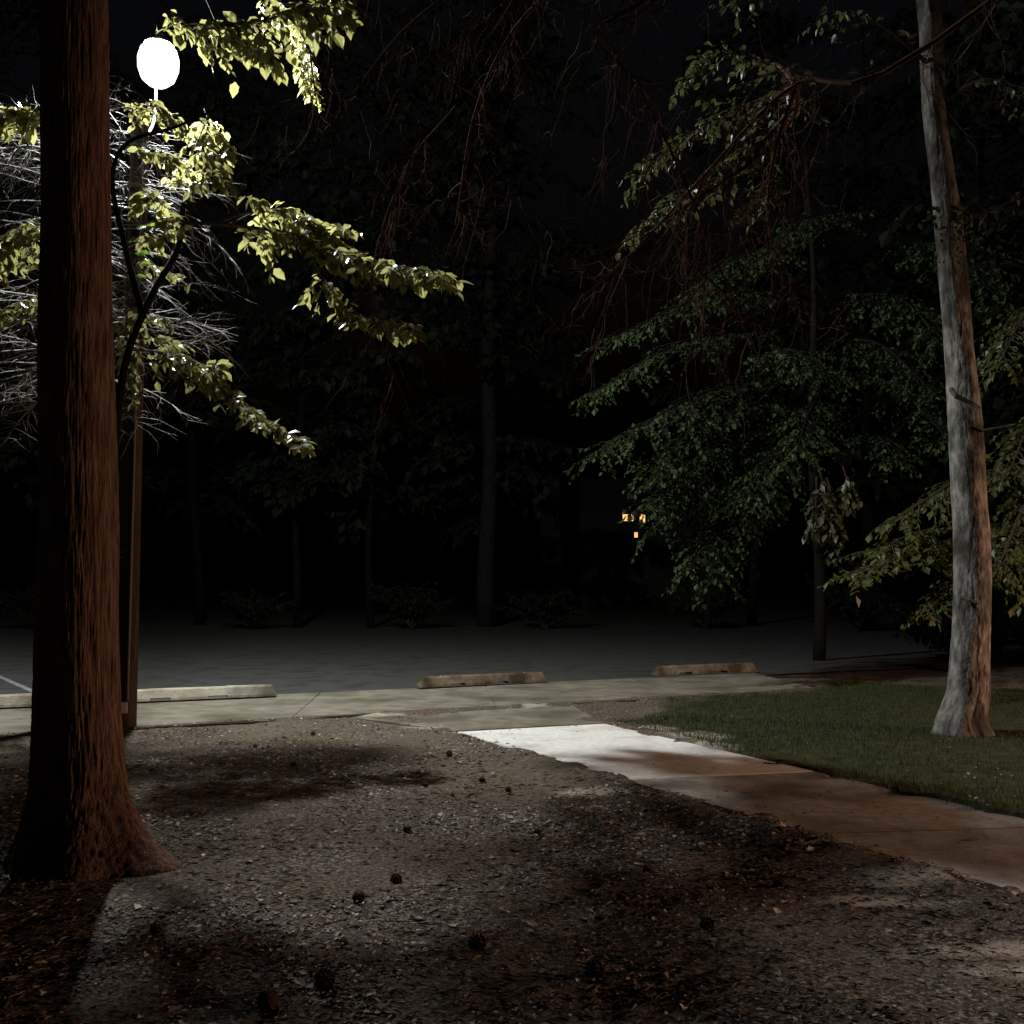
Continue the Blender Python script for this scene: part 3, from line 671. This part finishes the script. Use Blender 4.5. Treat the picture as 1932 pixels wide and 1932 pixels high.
# --- big green tree behind the lawn
gt = empty('spreading_tree', (6.4, 21.5, 0), 'dark green tree with low drooping boughs behind the lawn', 'tree')
T = MB(); T.tube([Vector((6.4 + .06 * math.sin(z), 21.5, z)) for z in np.linspace(-.05, 11, 20)], [.13 - .09 * i / 19 for i in range(20)], 14)
T.build('trunk', M['bark_wood'], gt, True)
W = MB(); Lg = Leaves(); Ly = Leaves()
def gb(a, b, D0, D1, k=40, tl=1.3, lf=.15, sag=40, L=None, per=9):
    (ax, ay), (bx, by) = a, b
    mid = P((ax + bx) / 2, (ay + by) / 2 - sag, (D0 + D1) / 2)
    bough(W, L or Lg, [P(ax, ay, D0), mid, P(bx, by, D1)], .04, k, tl, lf, per, 18, droop=.55, start=.05)
for a, b, D0, D1, k, tl in [
    ((1520, 560), (1150, 640), 20, 16, 40, 1.2), ((1480, 620), (1110, 745), 20, 16.5, 44, 1.2), ((1560, 700), (1130, 850), 20, 15.5, 60, 1.5),
    ((1540, 780), (1225, 950), 20, 16, 60, 1.5), ((1500, 840), (1300, 1075), 20, 15.5, 60, 1.5), ((1480, 760), (1220, 880), 19, 16, 46, 1.4),
    ((1420, 900), (1350, 1090), 18, 15.8, 36, 1.1), ((1560, 820), (1400, 940), 19, 15.5, 44, 1.3), ((1300, 860), (1240, 1000), 18, 16.5, 30, 1.1),
    ((1500, 480), (1300, 560), 20, 17, 34, 1.3), ((1600, 560), (1780, 640), 20, 16, 46, 1.3), ((1560, 640), (1760, 740), 20, 16, 46, 1.3),
    ((1560, 760), (1500, 860), 20, 15, 30, 1.1), ((1580, 700), (1800, 840), 20, 15, 40, 1.2), ((1600, 840), (1700, 880), 20, 16, 26, 1.0),
    ((1420, 700), (1550, 700), 18, 16, 40, 1.2), ((1700, 460), (1880, 560), 20, 16, 44, 1.3), ((1600, 420), (1450, 480), 20, 17, 30, 1.2)]:
    gb(a, b, D0, D1, int(k * 1.35), tl, .102, 40, None, 13)
W.build('limb', M['bark_wood'], gt)
o = Lg.mb(False).build('crown', M['leaf_green'], gt)

yt = empty('maple_tree', (9.6, 16.4, 0), 'bushy green tree with yellowish lower bough behind the grey trunk', 'tree')
T = MB(); T.tube([Vector((9.6, 16.4, z)) for z in np.linspace(-.05, 8, 14)], [.2 - .15 * i / 13 for i in range(14)], 12)
T.build('trunk', M['bark_dark'], yt, True)
W = MB(); Lg = Leaves()
for a, b, D0, D1, k, tl in [
    ((1950, 1000), (1640, 1040), 16, 14.5, 50, 1.1), ((1950, 1020), (1600, 1085), 16, 14, 50, .9), ((1950, 1060), (1740, 1150), 16, 14, 46, .8),
    ((1980, 900), (1880, 1080), 16, 13.5, 40, .9), ((1980, 560), (1880, 700), 16, 14, 40, 1.1), ((1990, 760), (1900, 900), 16, 14, 40, 1.1),
    ((1960, 880), (1690, 980), 16, 14.5, 44, 1.0), ((1990, 1000), (1940, 1120), 15, 13.5, 24, .8)]:
    gb(a, b, D0, D1, k, tl, .13, 30)
W.build('limb', M['bark_dark'], yt); Lg.mb(False).build('crown', M['leaf_olive'], yt)

# pale vine leaves hanging in the gap
vt = empty('hanging_vine', P(1560, 870, 15), 'pale leaved vine hanging between the dark boughs', 'vine')
W = MB(); Lg = Leaves()
for a, b in (((1545, 880), (1560, 1010)), ((1560, 900), (1580, 1030)), ((1540, 900), (1525, 1010)), ((1590, 880), (1600, 960)), ((1580, 960), (1570, 1040))):
    bough(W, Lg, [P(*a, 15), P((a[0] + b[0]) / 2 + 6, (a[1] + b[1]) / 2, 14.9), P(*b, 14.8)], .01, 12, .3, .13, 4, 10, droop=1.0)
W.build('stem', M['twig_red'], vt); Lg.mb().build('foliage', M['leaf_grey'], vt)

# ------------------------------------------------------------ street lamp on the wooden pole
px, py = -4.30, 11.5
lm = empty('street_lamp', (px, py, 0), 'wooden pole with a glaring white lamp and a conduit', 'street lamp')
T = MB(); T.tube([Vector((px, py, z)) for z in np.linspace(-.05, 7.15, 30)], [.128 - .03 * i / 29 for i in range(30)], 24); T.build('pole', M['pole'], lm, True)
T = MB(); T.tube([Vector((px + .075, py - .132 + .004 * z, z)) for z in np.linspace(.32, 6.9, 12)], .014, 8); T.build('conduit', M['conduit'], lm, True)
tg = MB(); tg.box((px + .045, py - .142, .24), (.065, .012, .115)); tg.build('tag_plate', M['tagplate'], lm)
arm = MB(); e = LAMP + Vector((0, 0, .30))
arm.tube(curve([Vector((px, py + .05, 6.8)), Vector((-4.45, 12.2, 7.12)), Vector((-4.72, 13.15, 7.85)), Vector((-4.72, 13.12, 8.7)), Vector((-4.6, 12.85, 8.88)), e + Vector((0, 0, .05))], 36), .018, 10); arm.build('arm', M['blackmetal'], lm, True)
hd = MB(); hd.lathe([(0, .36), (.06, .355), (.075, .30), (.11, .27), (.16, .235), (.185, .215), (.185, .19), (.15, .188)], LAMP, 28); hood = hd.build('lamp_head', M['metal'], lm, True)
rf = MB(); rf.lathe([(.165, .187), (.225, .13), (.255, .02), (.25, -.11), (.205, -.24), (.12, -.315), (0.001, -.335)], LAMP, 32); rf.build('refractor', M['refractor'], lm, True)
ld = bpy.data.lights.new('lamp_light', 'POINT'); ld.energy = LAMP_W; ld.color = (.99, 1.0, .97); ld.shadow_soft_size = .11
lo = bpy.data.objects.new('lamp_light', ld); COL.objects.link(lo); lo.location = LAMP - Vector(lm['_org']) + Vector((0, 0, -.02)); lo.parent = lm

# vine twigs clinging to the pole
vn = empty('pole_vine', (px - .1, py - .2, 0), 'thin leafless vine clinging up the wooden lamp pole', 'vine')
W = MB(); c = []
for z in np.linspace(0, 6.9, 40): c.append(Vector((px - .12 + .05 * math.sin(z * 1.7), py - .14 + .03 * math.cos(z * 2.3), z)))
W.tube(c, [.012 - .007 * i / 39 for i in range(40)], 5)
for i in range(70):
    q = c[random.randint(9, 39)]; twig(W, q, Vector((random.choice((-1, -1, 1)), -.6, random.uniform(-.2, .5))) + rv(.3), random.uniform(.1, .38), .005, 4, .1, .35, 3)
W.build('stem', M['twig_pale'], vn)

# ------------------------------------------------------------ warm lamp on its post, right of the frame
pl = empty('post_lamp', (PORCH.x + .22, PORCH.y, 0), 'hooded amber lamp on a black post beyond the right side', 'lamp')
T = MB(); T.tube([Vector((PORCH.x + .22, PORCH.y, z)) for z in (-.05, .05, .06, 1.0, PORCH.z + .25)], [.07, .07, .04, .036, .034], 14); T.tube([Vector((PORCH.x + .22, PORCH.y, PORCH.z + .24)), Vector((PORCH.x + .12, PORCH.y, PORCH.z + .31)), Vector((PORCH.x, PORCH.y, PORCH.z + .28))], .018, 8)
T.build('post', M['blackmetal'], pl, True)
T = MB(); T.lathe([(0.001, .29), (.05, .27), (.08, .20), (.19, .09), (.195, .085), (.17, .088)], PORCH, 24); T.build('hood', M['blackmetal'], pl, True)
M['amber'] = emis('amber_bulb', (1, .48, .16), 20, .85)
T = MB(); T.lathe([(.03, .12), (.05, .08), (.065, .02), (.05, -.035), (0.001, -.05)], PORCH, 16); T.build('bulb', M['amber'], pl, True)
ld = bpy.data.lights.new('amber_light', 'SPOT'); ld.energy = PORCH_W; ld.color = (1.0, .55, .34); ld.shadow_soft_size = .16
ld.spot_size = math.radians(150); ld.spot_blend = .9
lo = bpy.data.objects.new('amber_light', ld); COL.objects.link(lo); lo.location = PORCH + Vector((0, 0, .02)) - Vector(pl['_org']); lo.parent = pl
dv = Vector((-1, .12, -.62)); lo.rotation_euler = dv.to_track_quat('-Z', 'Y').to_euler()

# ------------------------------------------------------------ pine cones
def cone_mesh():
    mb = MB()
    mb.lathe([(.0, 0), (.016, .006), (.024, .022), (.020, .045), (.010, .062), (.0, .068)], (0, 0, 0), 10)
    for i in range(46):
        u = i / 46; z = .006 + u * .056; a = i * 2.39996; r = .024 * math.sin(math.pi * (.15 + .8 * u)) + .004
        c, s = math.cos(a), math.sin(a); o = .012 * (1.1 - u * .5)
        mb.add([(r * c - s * .006, r * s + c * .006, z), (r * c + s * .006, r * s - c * .006, z), ((r + o) * c + s * .003, (r + o) * s - c * .003, z + .006), ((r + o) * c - s * .003, (r + o) * s + c * .003, z + .006), (r * c, r * s, z + .006)],
               [(0, 1, 2, 3), (0, 3, 4), (1, 4, 2), (3, 2, 4)])
    return mb
cones = [(594, 1383, 1.1), (484, 1408, .9), (548, 1441, 1.1), (847, 1424, 1.2), (808, 1481, 1.1), (903, 1470, 1.2), (955, 1487, 1.0), (664, 1693, 1.4), (752, 1655, 1.3), (1010, 1570, 1.1), (95, 1415, 1.0), (628, 1850, 1.7), (1330, 1748, 1.3),
         (905, 1780, 1.5), (310, 1757, 1.4), (1120, 1820, 1.5), (1460, 1660, 1.2), (510, 1900, 1.7), (1230, 1640, 1.2), (760, 1560, 1.1)]
first = None
where = ['in the dirt just below the sidewalk edge', 'in the pale dirt right of the pole', 'in the dirt between the pole and the cross path', 'in the bare dirt left of the cross path start', 'at the upper rim of the pale chips', 'in the dirt beside the white slab', 'lying lowest along the white slab edge', 'in the middle of the mulch below the pale chips', 'right of the mulch centre', 'in shade below the white slab', 'left of the big trunk near the sidewalk', 'near the bottom edge of the photo, large', 'in the dark mulch left of the sand patches', 'in dark mulch at the lower centre', 'in the shadow edge right of the trunk roots', 'in the dark leaf litter at the bottom centre right', 'near the path edge in dark soil', 'at the bottom edge nearest the camera', 'in brown shade between path and mulch', 'among the brightest pale chips']
for i, (dx, dy, s) in enumerate(cones):
    g = G(dx, dy)
    if first is None:
        o = cone_mesh().build('pine_cone', M['cone']); first = o
    else:
        o = first.copy(); COL.objects.link(o)
    s *= .66; o.scale = (s * 1.1, s * 1.1, s * 1.1); o.location = (g.x, g.y, gz(g.x, g.y) + .022 * s); o.rotation_euler = (math.radians(random.uniform(70, 100)), 0, random.random() * 6.28)
    tag(o, 'dark pine cone lying ' + where[i], 'pine cone', 'pine cones scattered on the ground')

# ------------------------------------------------------------ woods beyond the lot
def wood_tree(x, y, h, r, label, seed, mt, lm_, n=58):
    random.seed(seed)
    o = empty('woodland_tree', (x, y, 0), label, 'tree', 'dark trees beyond the parking lot')
    T = MB(); lean = random.uniform(-.06, .06)
    T.tube([Vector((x + lean * z + .08 * math.sin(z * .7 + seed), y, z)) for z in np.linspace(-.1, h, 16)], [r * (1 - .85 * i / 15) for i in range(16)], 10)
    T.build('trunk', mt, o, True)
    W = MB(); Lf = Leaves()
    for i in range(n):
        z = h * random.uniform(.17, .98); a = random.uniform(0, 6.283); Ln = (1.4 + 3.4 * math.sin(math.pi * min(1, max(.05, z / h - .10))))
        s = Vector((x + lean * z, y, z)); e = s + Vector((math.cos(a) * Ln, math.sin(a) * Ln, random.uniform(-.8, .8)))
        bough(W, Lf, [s, s.lerp(e, .5) + Vector((0, 0, .5)), e], .05, 12, 1.5, .42, 6, 8, droop=.6)
    W.build('limb', M['bark_wood'], o); Lf.mb(False).build('crown', lm_, o)
    return o
spec = [(-24, 40, 14, .25, 'dark broad tree at the far left beyond the lot'), (-17, 38.5, 15, .22, 'tall dark tree beyond the lot left of the pole'), (-12.5, 41, 13, .2, 'dark tree beyond the lot just right of the pole'),
        (-8, 38, 15, .16, 'thin trunked dark tree left of the paler far trunk'), (-5.2, 37.6, 14, .13, 'slender faint trunk beyond the lot'), (-.95, 39, 16, .36, 'thick paler trunk straight beyond the lot'),
        (-.4, 43, 14, .2, 'dark tree beyond the lot right of the paler trunk'), (9.6, 41, 13, .2, 'dark tree close to the right of the distant window light'), (13.5, 39, 15, .25, 'dark tree right of the distant window light'),
        (17.5, 36, 14, .25, 'dark tree behind the drooping green boughs'), (14.5, 26, 12, .2, 'dark tree behind the lawn and grey trunk'), (23, 37, 15, .3, 'dark tree at the far right edge')]
for i, (x, y, h, r, lb) in enumerate(spec):
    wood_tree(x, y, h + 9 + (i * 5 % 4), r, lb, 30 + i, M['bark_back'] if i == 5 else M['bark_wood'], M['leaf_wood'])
random.seed(99)
def shrub(x, y, rad, h, label):
    o = empty('shrub', (x, y, 0), label, 'shrub', 'shrubs along the far side of the parking lot')
    W = MB(); Lf = Leaves()
    for i in range(26):
        a = random.uniform(0, 6.283); e = Vector((x + math.cos(a) * rad * random.uniform(.2, 1), y + math.sin(a) * rad * random.uniform(.2, 1), h * random.uniform(.45, 1)))
        bough(W, Lf, [Vector((x, y, 0)), Vector((x, y, 0)).lerp(e, .55) + Vector((0, 0, .2)), e], .02, 8, .6, .17, 6, 8)
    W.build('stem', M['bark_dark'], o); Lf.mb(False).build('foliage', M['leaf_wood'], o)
for i, (x, y, r, h, lb) in enumerate([(-16.5, 36.6, 2.2, 1.7, 'low shrub left of the pole beyond the lot'), (-9.5, 36.9, 2.0, 1.4, 'low shrub beyond the lot below the leaf sprays'), (-3.6, 36.8, 1.9, 1.7, 'shrub left of the thick far trunk'), (1.2, 36.9, 2.2, 1.5, 'shrub right of the thick far trunk'), (7, 37.1, 2.2, 1.9, 'shrub below the distant window light'), (11.5, 34.5, 2.0, 1.9, 'shrub behind the farthest wheel stop'), (9.5, 21.5, 1.6, 1.3, 'shrub between the lawn and the drooping boughs')]):
    shrub(x, y, r, h, lb)

# ------------------------------------------------------------ distant house with the lit window
hx, hy = 9.2, 78.0
hs = empty('house', (hx, hy + 4, 0), 'distant dark house with small lit amber window seen between trees', 'house')
W = MB(); W.box((hx, hy + 4, 3.6), (14, 8, 7.2)); W.build('wall', M['siding'], hs)
R = MB(); R.add([(hx - 7.5, hy - .5, 7.15), (hx + 7.5, hy - .5, 7.15), (hx + 7.5, hy + 8.5, 7.15), (hx - 7.5, hy + 8.5, 7.15), (hx - 7.5, hy + 4, 10), (hx + 7.5, hy + 4, 10)], [(0, 1, 5, 4), (2, 3, 4, 5), (1, 2, 5), (3, 0, 4), (3, 2, 1, 0)])
R.build('roof', M['shingle'], hs)
for wx, wz, lit, ww, wh in ((8.85, 6.62, True, .8, .5), (9.95, 6.55, True, .4, .62), (9.45, 5.3, True, .25, .4), (3.6, 6.0, False, 1, 1.2), (13.8, 6.0, False, 1, 1.2), (3.6, 2.0, False, 1, 1.4), (13.8, 2.0, False, 1, 1.4)):
    fr = MB()
    for cx, cz, sx, sz in ((wx, wz + wh / 2 + .04, ww + .16, .08), (wx, wz - wh / 2 - .04, ww + .16, .08), (wx - ww / 2 - .04, wz, .08, wh), (wx + ww / 2 + .04, wz, .08, wh), (wx, wz, .03, wh)):
        fr.box((cx, hy - .03, cz), (sx, .06, sz))
    f = fr.build('window', M['trim'], hs)
    pn = MB(); pn.box((wx, hy - .012, wz), (ww, .02, wh)); q = pn.build('pane', M['winlight'] if lit else M['darkglass'], None)
    q.parent = f; q.data.transform(__import__('mathutils').Matrix.Translation(-Vector(hs['_org'])))
dr = MB(); dr.box((9.3, hy - .03, 1.05), (1.0, .06, 2.1)); d_ = dr.build('door', M['trim'], hs)

for o in bpy.data.objects:
    if '_org' in o: del o['_org']
